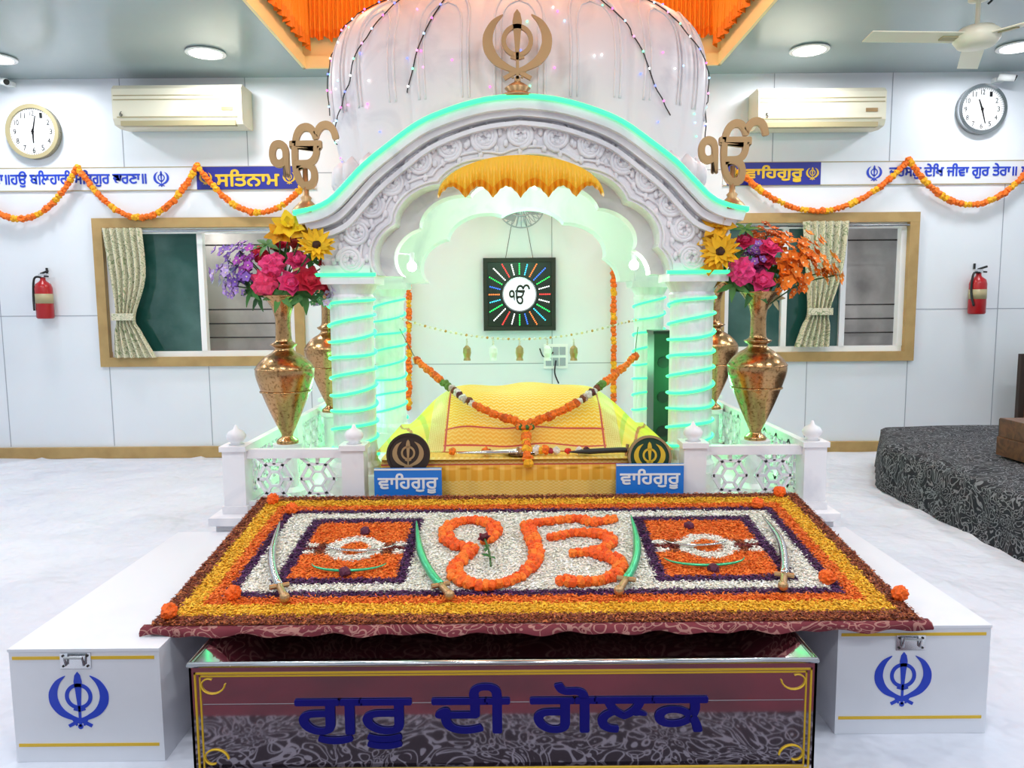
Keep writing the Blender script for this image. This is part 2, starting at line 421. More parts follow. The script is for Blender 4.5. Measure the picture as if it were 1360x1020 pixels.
def extinguisher(u,v):
    c=at(u,v,WY-.07); m=MB(); x,z=c.x,c.z
    m.add(lathe([(.05,-.16),(.058,-.15),(.058,.06),(.05,.09),(.025,.11),(.018,.12),(.018,.15)],24,(x,WY-.065,z)),'red',smooth=True)
    m.add(lathe([(.0588,-.05),(.0588,.02)],24,(x,WY-.065,z)),'cream_dark',smooth=True)
    m.add(box(x-.02,x+.02,WY-.085,WY-.045,z+.14,z+.165),'steel'); m.add(tube([(x-.01,WY-.07,z+.165),(x+.05,WY-.08,z+.185)],.008,8),'black')
    m.add(tube([(x-.01,WY-.07,z+.15),(x+.05,WY-.08,z+.145)],.006,8),'black')
    m.add(tube(smooth_pts([(x,WY-.08,z+.14),(x-.05,WY-.085,z+.13),(x-.062,WY-.09,z),(x-.05,WY-.11,z-.1)]),.008,8),'black',smooth=True)
    m.add(box(x-.015,x+.015,WY-.02,WY,z-.05,z+.1),'steel')
    m.add(tube([(x,WY-.01,z+.17),(x,WY-.01,z+.21)],.008,6),'black'); m.build('fire_extinguisher')
extinguisher(58,394); extinguisher(1299,388)
def banner(x0,x1,zc,items,name):
    m=MB(); m.add(box(x0,x1,WY-.008,WY,zc-.085,zc+.085),'white_paint')
    m.add(box(x0,x1,WY-.0095,WY-.007,zc+.078,zc+.085),'cream_dark'); m.add(box(x0,x1,WY-.0095,WY-.007,zc-.085,zc-.078),'cream_dark')
    for it in items:
        k=it[0]
        if k=='t': text(m,it[1],FR(((it[2]+it[3])/2,WY-.009,zc+.005)),'blue',it[3]-it[2],.115,.002,0,.0025)
        if k=='k': khanda(m,FR((it[1],WY-.009,zc),s=.055),'blue',.03)
        if k=='b':
            m.add(box(it[2],it[3],WY-.012,WY-.007,zc-.08,zc+.08),'navy')
            text(m,it[1],FR(((it[2]+it[3])/2,WY-.013,zc)),'yellow',(it[3]-it[2])*.62,.115,.002,0,.004)
            for sx in(.09,.91): khanda(m,FR((it[2]+(it[3]-it[2])*sx,WY-.013,zc),s=.045),'yellow',.03)
    m.build(name)
zb=at(150,238,WY).z
X=lambda u,v=238: at(u,v,WY).x
banner(XL,X(262),zb,[('t','ਕਰਣਾ॥ਹਉ ਬਿਲਹਾਰੀ ਸਿਤਗੁਰ ਚਰਣਾ॥',X(-30),X(195)),('k',X(215))],'wall_text_banner')
banner(X(262),X(420),zb,[('b','ਸਿਤਨਾਮ',X(262),X(397))],'wall_name_banner')
banner(X(960),X(1090),zb,[('b','ਵਾਿਹਗੁਰੂ',X(965),X(1089))],'wall_name_banner')
banner(X(1090),XR,zb,[('k',X(1160)),('t','ਦਰਸਨੁ ਦੇਿਖ ਜੀਵਾ ਗੁਰ ਤੇਰਾ॥ ਪੂਰ',X(1180),X(1375))],'wall_text_banner')
OR='#f2700a'; YE='#f5ad10'; OY='#fb8f10'
def swagcol(i,p): return YE if (i//2)%3==0 else OR
def sag(a,b,depth,n=20):
    a=Vector(a);b=Vector(b); return [a.lerp(b,i/n)+Vector((0,0,-depth*4*(i/n)*(1-i/n))) for i in range(n+1)]
def wall_swags(pts):
    m=MB()
    for (a,b,low) in pts:
        pa,pb=at(*a,WY-.05),at(*b,WY-.05); lw=at((a[0]+b[0])/2,low,WY-.05).z
        garland(m,sag(pa,pb,(pa.z+pb.z)/2-lw),.025,swagcol,.030)
    m.build('marigold_garland')
wall_swags([((-60,225),(103,222),291),((103,222),(262,220),289),((262,220),(400,250),281)])
wall_swags([((982,228),(1207,213),280),((1207,213),(1380,210),272)])
LP=[(273,69),(1075,65),(1352,61),(-6,76)]
pos=[onz(u,v,CZ) for u,v in LP]; pos=[(p.x,p.y) for p in pos]
fill_grid=[(-2.2,3.3),(2.2,3.3),(-3.4,3.3),(3.4,3.3),(-2.2,1.6),(2.2,1.6),(-.8,1.4),(.8,1.4),(-2.2,-.2),(2.2,-.2),(-.7,-.2),(.7,-.2)]  # unseen downlights added in front of and behind the camera for fill
for (x,y) in pos+fill_grid:  # visible downlights first, then the added fill ones
    m=MB(); m.add(lathe([(.10,0),(.125,-.006),(.125,-.012),(.10,-.014)],32,(x,y,CZ)),'white'); m.add(lathe([(.1,-.0145),(.09,-.018)],32,(x,y,CZ)),'lamp'); m.build('ceiling_and_fill_downlight')
    l=bpy.data.lights.new('downlight_and_fill','AREA'); l.shape='DISK'; l.size=.25
    l.energy=11.5 if y>4.5 else (16 if y>2 else 13.5); l.color=(.94,.97,1); o=bpy.data.objects.new('downlight_and_fill_lamp',l); o.location=(x,y,CZ-.03); sc.collection.objects.link(o)
for (u,v) in((1333,99),(8,104)):
    p=at(u,v+8,WY-.08); m=MB(); m.add(box(p.x-.04,p.x+.02,WY-.05,WY-.001,p.z-.0,p.z+.03),'white')
    m.add(tube([(p.x-.05,WY-.1,p.z+.02),(p.x+.04,WY-.14,p.z)],.024,14),'white',smooth=True); m.add(tube([(p.x+.04,WY-.14,p.z),(p.x+.047,WY-.143,p.z-.003)],.020,14),'black'); m.build('security_camera')
c=at(1297,50,4.2); m=MB()
m.add(lathe([(.02,-.05),(.09,-.045),(.115,-.01),(.115,.02),(.08,.05),(.03,.06),(.012,.07),(.012,CZ-c.z-.05),(.05,CZ-c.z-.04),(.05,CZ-c.z)],28,c),'cream',smooth=True)
for k,ang in enumerate((183,303,63)):
    R=Matrix.Translation(c)@Matrix.Rotation(math.radians(ang),4,'Z')@Matrix.Rotation(math.radians(9),4,'X')
    m.add(box(.1,.6,-.055,.055,-.003,.003),'cream',mtx=R); m.add(box(.08,.2,-.02,.02,-.01,-.003),'cream_dark',mtx=R)
text(m,'9',FR((c.x,c.y-.1,c.z+.17)),'black',.05,.08); m.build('ceiling_fan')
# ------------------------------------------------------------------ MARBLE PALKI
CX=.04
m=MB()
m.add(box(-1.113,1.2,2.75,4.5,0,.315),'marble'); m.add(box(-1.135,1.222,2.735,4.52,.315,.345),'marble')
HW=.875
outer=[(.906,1.50),(.83,1.515),(.76,1.548),(.69,1.615),(.62,1.685),(.53,1.755),(.40,1.845),(.27,1.898),(.14,1.932),(0,1.947)]
outer=[(x*.966,1.13+(z-1.13)*.962) for x,z in outer]
oc=smooth_pts([(x,z,0) for x,z in outer],5)
curve=[(p.x,p.y) for p in oc]
full=curve+[(-x,z) for x,z in curve[::-1][1:]]   # right -> left
def roofz(x):
    x=abs(x)
    if x>=curve[0][0]: return 1.44
    for (a,b),(c_,d) in zip(curve[:-1],curve[1:]):
        if c_<=x<=a: return b+(d-b)*(a-x)/(a-c_+1e-9)
    return curve[-1][1]
def arch(hw,h,z0,n,amp=.06,steps=140):
    out=[]
    for i in range(steps+1):
        t=math.pi*i/steps; r=1-amp+amp*abs(math.sin(n*t/2))**.7
        out.append((-hw*r*math.cos(t),z0+h*r*math.sin(t)))
    return out # left -> right
def facade(y0,y1,hw,h,n,top,side,zs=1.25,amp=.06,mat='marble'):
    outl=[(side,zs),(side,1.42)]+top+[(-side,1.42),(-side,zs)]+arch(hw,h,zs,n,amp)
    v,f=prism(outl,y1-y0); v=[(CX+x,y1-z,y) for x,y,z in v]
    m.add((v,f),mat)
inn=[(x*.985,z-.03) for x,z in full]
facade(3.06,3.20,.60,.46,13,inn,.80,mat='marble_carved')
inn2=[(x*.9,z-.05) for x,z in full if abs(x)<.8]
facade(3.20,3.30,.545,.40,11,inn2,.72,amp=.09)
facade(4.12,4.28,.55,.40,9,inn2,.76,amp=.10)
def shell(y0,y1,sc_,dz,th,mat):
    P=[(x*sc_,z+dz) for x,z in full]; out=P+[(x*.985,z-th) for x,z in P[::-1]]
    v,f=prism(out,y1-y0); v=[(CX+x,y1-z,y) for x,y,z in v]; m.add((v,f),mat,smooth=False)
shell(2.97,4.40,1.0,0,.04,'marble'); shell(3.0,4.36,.97,-.035,.025,'marble'); shell(3.02,3.07,.94,-.075,.016,'marble')
for s in(-1,1):
    x=CX+s*.76; m.add(box(min(x,x+s*.04),max(x,x+s*.04),3.1,4.28,1.27,1.44),'marble_carved')
for i in range(15):
    t=math.pi*(i+.5)/15; 
    ex,ez=-.60*math.cos(t),1.25+.46*math.sin(t)
    ox=-.80*math.cos(t)*.97; oz=1.25+.62*math.sin(t)
    cx_,cz_=(ex+ox)/2,(ez+oz)/2+.005; R=.053; dr=1 if i%2 else -1
    for s in(0,math.pi):
        P=[]
        for k in range(26):
            a=k*.42*dr; r=R*(1-k/30); P.append((CX+cx_+r*math.cos(a+t+s),3.055,cz_+r*math.sin(a+t+s)))
        m.add(tube(P,[.010*(1-.5*k/26) for k in range(26)],6),'marble',smooth=True)
    for k in range(6):
        a=2*math.pi*k/6+t; m.add((ico(1)[0]*np.array([.013,.01,.013])+np.array([CX+cx_+.02*math.cos(a),3.054,cz_+.02*math.sin(a)]),ico(1)[1]),'marble',smooth=True)
        m.add((ico(1)[0]*np.array([.012,.008,.02])+np.array([CX+cx_+.066*math.cos(a),3.056,cz_+.066*math.sin(a)]),ico(1)[1]),'marble',smooth=True)
for sc2 in(1.03,1.09):
    P=[(CX+x*sc2,3.056,1.25+(z-1.25)*sc2) for x,z in arch(.60,.46,1.25,13,.06,120)]
    m.add(tube(P,.006,6),'marble',smooth=True)
cols=[(CX-.705,3.15,.088),(CX+.71,3.15,.088),(CX-.715,4.18,.08),(CX+.72,4.18,.08)]
for (x,y,r) in cols:
    m.add(box(x-r-.02,x+r+.02,y-r-.02,y+r+.02,.345,.43),'marble')
    m.add(lathe([(r*1.15,.43),(r*1.15,.46),(r,.48),(r*1.02,.52),(r*.97,.55),(r*.95,1.13),(r*1.02,1.15),(r*1.02,1.165),(r*.95,1.175),(r*1.2,1.215)],48,(x,y,0),12,.05),'marble',smooth=False)
    m.add(box(x-r-.03,x+r+.03,y-r-.03,y+r+.03,1.215,1.25),'marble')
    m.add(box(x-r-.012,x+r+.012,y-r-.012,y+r+.012,1.25,1.29),'marble')
DY=3.69
prof=[(.79,1.42),(.80,1.56),(.825,1.60),(.825,1.64),(.80,1.66),(.83,1.78),(.855,1.95),(.865,2.08),(.86,2.17),(.835,2.27),(.77,2.36),(.66,2.43),(.52,2.48),(.38,2.515),(.30,2.54),(.27,2.57),(.30,2.59),(.30,2.61),(.22,2.63),(.16,2.70),(.18,2.76),(.10,2.84),(.05,2.95),(.012,3.1)]
pr=[(p.x,p.y) for p in smooth_pts([(a,b,0) for a,b in prof],4)]
def domep(q,r,z,off=0):
    w=max(0,min(1,(z-1.64)/.2))*max(0,min(1,(2.53-z)/.2)); rr=r*(1-.025*w*(1-abs(math.sin(9*q))**.45))+off
    c_,s_=math.cos(q),math.sin(q); k=(abs(c_)**2.6+abs(s_)**2.6)**(-1/2.6)
    return (CX+rr*k*c_,DY+rr*k*s_*.70,z)
nD=360; v=[domep(2*math.pi*k/nD,r,z) for r,z in pr for k in range(nD)]; f=[]
for i in range(len(pr)-1):
    for k in range(nD):
        q=(i*nD+k,i*nD+(k+1)%nD,(i+1)*nD+(k+1)%nD,(i+1)*nD+k)
        if all(v[t][2]<roofz(v[t][0]-CX)-.03 for t in q): continue   # inside the vault: leave hollow
        f.append(q)
m.add((v,f),'marble',smooth=True)
def prof_r(z):
    for (a,b),(c_,d) in zip(pr[:-1],pr[1:]):
        if b<=z<=d: return a+(c_-a)*(z-b)/(d-b+1e-9)
    return .3
for k in range(18):
    q0=2*math.pi*(k+.5)/18
    for (wm,zt_,rr_) in ((.115,.43,.006),(.085,.38,.004)):
        P=[]
        for t in np.linspace(0,1,22):
            w_=wm*(1-max(0,(t-.72)/.28)**2)**.5; z=1.95+zt_*t; P.append((q0-w_,z))
        P=P+[(2*q0-a,b) for a,b in P[::-1]]
        m.add(tube([domep(a,prof_r(b),b,.003) for a,b in P],rr_,5),'marble',smooth=True)
for k in range(40):
    q=2*math.pi*k/40; p=Vector(domep(q,.83,1.7,.0))
    if p.z>roofz(p.x-CX)-.02: m.add((ico(1)[0]*np.array([.05,.03,.07])+np.array(p),ico(1)[1]),'marble',smooth=True)
m.build('marble_palki_canopy')
m=MB(); gc=['#ff6ad5','#6a7bff','#ffffff','#7affc0','#ff8ad0','#9ad0ff']
D=math.radians
for P in ([(238,2.50),(232,2.3),(222,2.1),(214,1.95),(200,1.85)],[(252,2.5),(248,2.3),(243,2.1),(240,1.98)],[(285,2.5),(292,2.35),(300,2.2),(306,2.0),(312,1.9)],[(285,2.5),(305,2.4),(325,2.2),(340,2.0),(345,1.85)],[(238,2.5),(215,2.42),(195,2.2),(190,2.0)],[(262,2.52),(268,2.5),(275,2.5),(285,2.5)],[(230,2.48),(238,2.5),(252,2.52),(262,2.52)]):
    sp=smooth_pts([(a,z,0) for a,z in P],10); Q=[Vector(domep(D(p.x),prof_r(p.y),p.y,.014+.01*noise.noise(Vector((p.x*.3,p.y*9,0))))) for p in sp]
    m.add(tube(Q,.0026,5),'wire')
    for i,p in enumerate(resample(Q,.07)):
        m.add((ico(1)[0]*.0050+np.array(p)+np.array([0,-.006,0]),ico(1)[1]),'glow',gc[(i*5)%6])
for i in range(80):
    q=D(random.uniform(185,355)); z=random.uniform(1.75,2.45); p=domep(q,prof_r(z),z,.008); m.add((ico(1)[0]*.0045+np.array(p),ico(1)[1]),'glow',gc[i%6])
m.build('fairy_lights')
m=MB()
P=[(CX+x*1.004,2.962,z+.004) for x,z in full]; m.add(tube(P,.009,8),'mint',smooth=True)
for s in(-1,1): m.add(tube([(CX+s*HW,2.962,outer[0][1]),(CX+s*HW,4.38,outer[0][1])],.008,6),'mint')
for s in(-1,1): m.add(tube([(CX+s*.58,3.03,1.252),(CX+s*.83,3.03,1.252)],.008,6),'mint')
for (x,y,r) in cols:
    n=9 if y<4 else 8; P=[(x+(r*1.05+.004)*math.cos(a),y+(r*1.05+.004)*math.sin(a),.50+.66*a/(2*math.pi*n)+.006*math.sin(a*1.3)) for a in np.linspace(0,2*math.pi*n,n*24)]
    m.add(tube(P,.0060,6),'mint',smooth=True)
m.build('led_rope_light')
for u,v in((547,354),(842,352)):
    p=at(u,v,3.40); m=MB(); m.add((ico(3)[0]*.022+np.array(p),ico(3)[1]),'lamp',smooth=True); m.add(tube([p+Vector((0,0,.02)),p+Vector((0,.01,.06))],.012,12),'white')
    s=-1 if u<680 else 1; m.add(tube([p+Vector((0,.01,.055)),p+Vector((s*.06,.0,.06))],.004,6),'white'); m.build('light_bulb')
    l=bpy.data.lights.new('bulb','POINT'); l.energy=.6; l.shadow_soft_size=.03; o=bpy.data.objects.new('bulb_lamp',l); o.location=p+Vector((0,-.03,-.03)); sc.collection.objects.link(o)
m=MB(); c=at(687,62,3.0); khanda(m,FR((c.x,2.99,c.z),s=.128),'gold',.12)
zt=1.918; m.add(lathe([(.06,0),(.06,.01),(.035,.02),(.05,.035),(.03,.05),(.012,.06),(.012,c.z-zt-.12)],20,(c.x,2.995,zt-.0)),'gold',smooth=True); m.build('khanda_finial')
def ekfin(u,v,bu,bv):
    m=MB(); c=at(u,v,3.03)
    ekonkar(m,FR((c.x,3.02,c.z),s=.125),'gold',.10,fat=.045)
    m.add(lathe([(.055,0),(.055,.012),(.04,.03),(.018,.05),(.022,.06),(.012,.07),(.010,.17)],20,(c.x,3.015,outer[0][1]+.005)),'gold',smooth=True)
    m.build('ek_onkar_finial')
ekfin(406,208,411,280); ekfin(972,203,967,268)
m=MB(); v=[];f=[];c_=[];n=200
for i in range(n+1):
    t=i/n; x=-.325+.65*t; k=1-(2*t-1)**2
    top=1.565+.145*k**.55; bot=1.545+.045*abs(math.sin(t*math.pi*6))
    for r in range(9):
        s=r/8; v.append((CX+x+.0,3.05-.03+.012*math.sin(i*.9)*s-.02*math.sin(s*3),top+(bot-top)*s))
for i in range(n):
    for r in range(8): a=i*9+r; f.append((a,a+1,a+10,a+9)); c_.append(hx('#ffc636' if r<6 else '#f9a418'))
m.add((v,f),'silk',c_,True); m.build('orange_arch_drape')
# ------------------------------------------------------------------ railings
def railing():
    def post(m,x,y):
        m.add(box(x-.042,x+.042,y-.042,y+.042,.345,.585),'marble'); m.add(box(x-.05,x+.05,y-.05,y+.05,.585,.605),'marble')
        m.add(box(x-.048,x+.048,y-.048,y+.048,.345,.375),'marble')
        m.add(lathe([(.03,.605),(.02,.612),(.034,.628),(.037,.64),(.028,.655),(.01,.665),(.004,.68)],20,(x,y,0)),'marble',smooth=True)
    def panel(m,p0,p1):
        p0=Vector(p0);p1=Vector(p1); L=(p1-p0).length; fr=FR((p0.x,p0.y,0),r=(p1-p0)/L)
        fr=fr@Matrix.Translation((0,0,-.012))
        m.add(strip([(0,.37),(L,.37)],.03,.024),'marble',mtx=fr); m.add(strip([(0,.57),(L,.57)],.035,.03),'marble',mtx=fr)
        n=max(1,round((L-.06)/.13)); w=(L-.04)/n; zc=.47
        for i in range(n):
            cx=.02+w*(i+.5)
            m.add(ring(.026,.036,.02,6,(cx,zc)),'marble',mtx=fr)
            for k in range(6):
                a=math.pi*k/3; m.add(strip([(cx+.034*math.cos(a),zc+.034*math.sin(a)),(cx+.066*math.cos(a),zc+.066*math.sin(a))],.011,.02),'marble',mtx=fr)
                a2=a+math.pi/3; m.add(strip([(cx+.066*math.cos(a),zc+.066*math.sin(a)),(cx+.066*math.cos(a2),zc+.066*math.sin(a2))],.011,.02),'marble',mtx=fr)
            for sx in(-1,1):
                for sz in(-1,1): m.add(strip([(cx+sx*.033,zc+sz*.057),(cx+sx*w/2,zc+sz*.1)],.011,.02),'marble',mtx=fr)
            m.add(strip([(cx,zc+.057),(cx,zc+.09)],.011,.02),'marble',mtx=fr); m.add(strip([(cx,zc-.057),(cx,zc-.09)],.011,.02),'marble',mtx=fr)
    for xo,xi in((-1.055,-.605),(1.145,.69)):
        m=MB(); y=2.84; ps=[(xo,y),(xi,y),(xo,3.55),(xo,4.3)]
        for p in ps: post(m,*p)
        s=1 if xi>xo else -1
        a,b=sorted((xo,xi)); panel(m,(a+.04,y,0),(b-.04,y,0)); panel(m,(xo,2.88,0),(xo,3.51,0)); panel(m,(xo,3.59,0),(xo,4.26,0))
        a,b=sorted((xo+s*.04,xi-s*.05)); panel(m,(a,4.3,0),(b,4.3,0))
        m.build('marble_railing')
railing()
# ------------------------------------------------------------------ vases + bouquets
VP=[(14,0),(14,4),(8,9),(8,13),(13,24),(24,50),(34,78),(38,94),(36,104),(26,115),(15,122),(12,127),(16,130),(16,133),(11,137),(10,150),(10,165),(13,178),(20,190),(24,195),(22,195),(12,180)]
def vase(x,y,z0=.565,s=.0031):
    m=MB(); prof_=[(p.x*s,p.y*s) for p in smooth_pts([(a,b,0) for a,b in VP],4)]
    m.add(lathe(prof_,40,(x,y,z0)),'brass',smooth=True)
    for h in(70,100,132): 
        r=next(a for a,b in prof_ if b>=h*s)
        m.add(tube([(x+(r+.001)*math.cos(q),y+(r+.001)*math.sin(q),z0+h*s) for q in np.linspace(0,2*math.pi,40,endpoint=False)],.0035,6,True),'brass',smooth=True)
    m.build('brass_vase')
    m=MB(); m.add(lathe([(.07,.345),(.07,.37),(.04,.385),(.04,.535),(.06,.545),(.06,z0)],28,(x,y,0)),'marble',smooth=False); m.build('vase_pedestal')
    return Vector((x,y,z0+190*s))
bL=at(382,585,3.08); bR=at(1003,581,3.08)
tL=vase(bL.x,3.08); tR=vase(bR.x,3.08); vase(-.97,4.0,s=.0034); vase(1.07,4.0,s=.0034)
def bouquet(top,items,stemcol='#2f5a2a'):
    m=MB()
    for (u,v,dy,kind,r,col) in items:
        c=at(u,v,top.y+dy); nrm=(c-(top+Vector((0,0,.02))))+Vector((0,-.18,.03))
        base=top+Vector((random.uniform(-.02,.02),random.uniform(-.02,.02),-.05))
        m.add(tube(smooth_pts([base,base.lerp(c,.5)+Vector((0,0,.03)),c],5),.003,5),'leaf',stemcol)
        if kind=='rose': 
            r*=1.2; bead(m,c,r*.45,col,2,.2); flower(m,c-nrm.normalized()*r*.3,nrm,[(5,r*.75,r*.8,1.15,-.1),(6,r*.95,r*.9,.8,-.15),(7,r*1.1,r*1.0,.4,-.2)],col)
        elif kind=='carn': bead(m,c,r*1.1,col,3,.35)
        elif kind=='sun': flower(m,c,nrm+Vector((0,-.25,0)),[(16,r,r*.38,.12,.1),(14,r*.85,r*.34,.35,.1)],col,centre=(r*.25,'#3a1d0c'))
        elif kind=='lily': r*=1.15; flower(m,c,nrm+Vector((0,-.2,0)),[(6,r,r*.7,.3,-.1),(5,r*.6,r*.5,.8,0)],col,centre=(r*.15,'#f7d83a'))
        elif kind=='spray':
            for k in range(16):
                d=Vector(rng.normal(0,1,3))*r*.42; flower(m,c+d,nrm+d*3,[(5,r*.38,r*.36,.3,0)],col,centre=(r*.06,'#fff0c0'))
        elif kind=='leaf':
            flower(m,c,nrm,[(6,r*1.2,r*.42,.25,-.3)],col,mat='leaf')
    m.build('flower_bouquet')
G='#3f7a34'
PK='#ee4080';RD='#c81a38';MG='#d23a8e'
L_items=[(345,338,0,'carn',.03,RD),(362,352,-.05,'carn',.045,PK),(353,375,-.04,'carn',.05,'#ef3f70'),(395,345,-.04,'rose',.04,PK),(412,372,-.06,'rose',.05,RD),(387,375,-.05,'rose',.045,PK),(434,352,0,'rose',.035,'#b51a22'),(433,378,.02,'rose',.04,RD),(372,325,.03,'rose',.035,'#e0245a'),(335,385,-.02,'leaf',.06,G),
 (420,326,-.09,'sun',.075,'#ffc81a'),(384,302,-.06,'lily',.065,'#ffd21c'),(372,312,-.05,'lily',.055,'#f7b417'),(404,306,-.05,'lily',.06,'#ffcb30'),(392,322,-.02,'rose',.03,'#b43030'),
 (300,345,0,'spray',.06,'#a884d8'),(318,333,.02,'spray',.05,'#b58ae0'),(325,360,-.02,'spray',.06,'#9a6fcf'),(298,368,-.02,'spray',.06,'#d0b6ea'),(312,380,-.02,'spray',.05,'#c09be0'),(328,345,-.03,'spray',.06,'#c05ac8'),
 (355,325,.0,'leaf',.06,G),(405,390,-.02,'leaf',.07,G),(372,392,-.05,'leaf',.06,'#4f8a3c'),(430,335,.03,'leaf',.06,G),(345,392,0,'leaf',.06,'#2f6a2a'),(438,390,.02,'spray',.05,'#d8c8e8'),(425,395,.0,'spray',.04,'#6fb07a'),(380,340,.0,'leaf',.06,'#2f6a2a'),(412,345,.0,'leaf',.06,'#2f6a2a'),(320,370,.02,'leaf',.05,G),(395,388,-.03,'leaf',.05,'#2f6a2a')]
R_items=[(957,335,-.09,'sun',.08,'#ffc21a'),(955,300,-.05,'lily',.065,'#f7b417'),(945,348,-.03,'lily',.06,'#ffae12'),(948,318,-.03,'lily',.06,'#ffc430'),(990,320,0,'rose',.04,'#e0306a'),(1022,328,-.02,'rose',.045,PK),(984,360,-.06,'carn',.05,'#e83a80'),(1012,372,-.04,'rose',.045,PK),(1018,345,-.02,'rose',.035,'#c92050'),(1003,352,-.02,'rose',.035,'#7a2050'),(1000,338,-.01,'spray',.05,'#9a60b8'),
 (1050,335,0,'spray',.075,'#ff8a1a'),(1070,350,-.02,'spray',.08,'#f97c10'),(1045,360,-.04,'spray',.08,'#ff8214'),(1090,362,0,'spray',.07,'#f58a1a'),(1075,328,.0,'spray',.06,'#ff9426'),(1035,318,.02,'spray',.06,'#ff7a12'),(1018,310,.02,'spray',.05,'#d8662a'),(1108,366,0,'spray',.04,'#e9963a'),(1060,375,-.02,'spray',.05,'#f97c10'),(1035,378,-.03,'spray',.05,'#ff8214'),
 (975,345,.0,'leaf',.06,G),(1000,382,-.03,'leaf',.07,'#2f6a2a'),(975,378,-.02,'leaf',.06,'#4f8a3c'),(1025,360,0,'leaf',.06,G),(990,305,.0,'leaf',.05,G),(965,365,.02,'leaf',.06,'#c88a2a'),(1025,395,0,'leaf',.05,'#c8c090')]
bouquet(tL,L_items); bouquet(tR,R_items)
# ------------------------------------------------------------------ scripture bed with silk covers
def zz(x,y,f=1): return noise.noise(Vector((x*f,y*f,.3)))
m=MB(); BC=.05
path=[(2.87,.346),(2.865,.42),(2.868,.50),(2.885,.53),(2.93,.537),(3.72,.537),(3.74,.50),(3.745,.346)]
pp=[(p.x,p.y) for p in smooth_pts([(a,b,0) for a,b in path],14)]; nx=260; v=[];f=[];c=[]
for (y,z) in pp:
    for i in range(nx+1):
        x=-.56+1.12*i/nx
        fold=.006*math.sin(x*60)*(1 if z<.5 else 0)
        v.append((BC+x,y-fold if y<3 else y,z))
for j in range(len(pp)-1):
    for i in range(nx):
        a=j*(nx+1)+i; f.append((a,a+1,a+nx+2,a+nx+1)); z=pp[j][1]; y=pp[j][0]; x=-.56+1.12*i/nx
        if y<2.9:
            col='#c03a2a' if (z<.37 or .445<z<.45 or .508<z<.514) else ('#ecbc50' if (int((x+1)*90)+int(z*160))%2 else '#f2cc78')
            if .45<z<.508: col='#eca62c' if int((x+1)*70)%3 else '#f2b848'
        else: col='#f0bc48' if int((x+y)*90)%2 else '#e8b03c'
        c.append(hx(col))
m.add((v,f),'silk',c,True)
for s in(-1,1): m.add(box(BC+s*.555-.004,BC+s*.555+.004,2.88,3.73,.346,.53),'silk','#e8b040')
m.build('scripture_bed')
m=MB(); nx,ny=420,260; v=[];f=[];c=[]
def zc(y):
    K=[(2.99,.54),(3.04,.545),(3.07,.57),(3.12,.61),(3.2,.665),(3.32,.735),(3.38,.755),(3.5,.762),(3.62,.73),(3.71,.56)]
    for (a,b),(c_,d) in zip(K[:-1],K[1:]):
        if y<=c_: 
            t=(y-a)/(c_-a); return b+(d-b)*t
    return .56
def zs_(y): return sum(zc(min(3.71,max(2.99,y+d))) for d in(-.03,-.015,0,.015,.03))/5
for j in range(ny+1):
    y=2.99+.71*j/ny; zcy=zs_(y)
    for i in range(nx+1):
        x=-.60+1.2*i/nx; k=max(0,min(1,(.58-abs(x))/(.58-.30))); k=k*k*(3-2*k)*.6+math.sin(k*math.pi/2)*.4
        z=.541+(zcy-.541)*k+.018*zz(x,y,6)*k+.007*abs(math.sin((x*.7+y)*30))*(1-k)*k*4-.02*k*(x/.4)**2*(1 if abs(x)<.4 else 1)
        v.append((BC+x*(1),y,max(z,.539)))
for j in range(ny):
    y=2.99+.71*j/ny
    for i in range(nx):
        x=-.60+1.2*i/nx; a=j*(nx+1)+i; f.append((a,a+1,a+nx+2,a+nx+1)); ax=abs(x)
        zig=(y*58+abs(((x*38)%1)-.5)*1.2)%1
        if ax<.335:
            if y<3.14:
                col='#f2b03c' if zig>.35 else '#f6c868'
                if y<3.05: col='#e8c46c'
                if abs(y-3.135)<.004 or abs(y-3.055)<.004 or y<3.003: col='#c8403a'
            else: col='#f9c02a' if zig>.28 else '#f9dc8a'
            if abs(ax-.328)<.004: col='#c8483a'
        elif ax<.40: col='#d8b45a' if (int((x+y)*120)+int((y-x)*120))%2 else '#e8d084'
        else:
            s=(ax*1.0-y*.25)*26%4; col='#ecc834' if s<2 else ('#c4c040' if s<2.5 else ('#f0d04c' if s<3.7 else '#c86838'))
        c.append(hx(col))
m.add((v,f),'silk',c,True); m.build('silk_rumala_cover')
m=MB()
WH='#e6ddd4';MR='#5a1626'
def vcol(i,p):
    q=abs(p.x-.053)
    if .22<q<.33: return [WH,MR,WH,'#c8b0a8','#7a3a20'][i%5]
    if .33<q<.36: return '#5b7a2a'
    return OR if i%7 else '#d85a10'
for side in(-1,1):
    e=Vector((-.44,3.46,.878)) if side<0 else at(843,473,3.46)
    P=smooth_pts([e,Vector(((e.x+.053)/2+side*.115,3.33,.79)),Vector((.053+side*.20,3.17,.70)),Vector((.053,3.075,.632))],8)
    garland(m,P,.019,vcol,.021)
    m.add(tube([e,Vector((CX+side*.65,4.12,1.0))],.002,5),'wire')
garland(m,smooth_pts([(.053,3.07,.627),(.055,2.98,.582),(.057,2.90,.556),(.058,2.85,.515)],6),.021,[OR,OR,YE],.022)
for d in range(14):
    a=d*.45; bead(m,(.053+.03*math.cos(a),3.05+.02*math.sin(a),.63),.012,'#3f6a2a' if d%2 else OR)
m.build('marigold_garland')
m=MB()
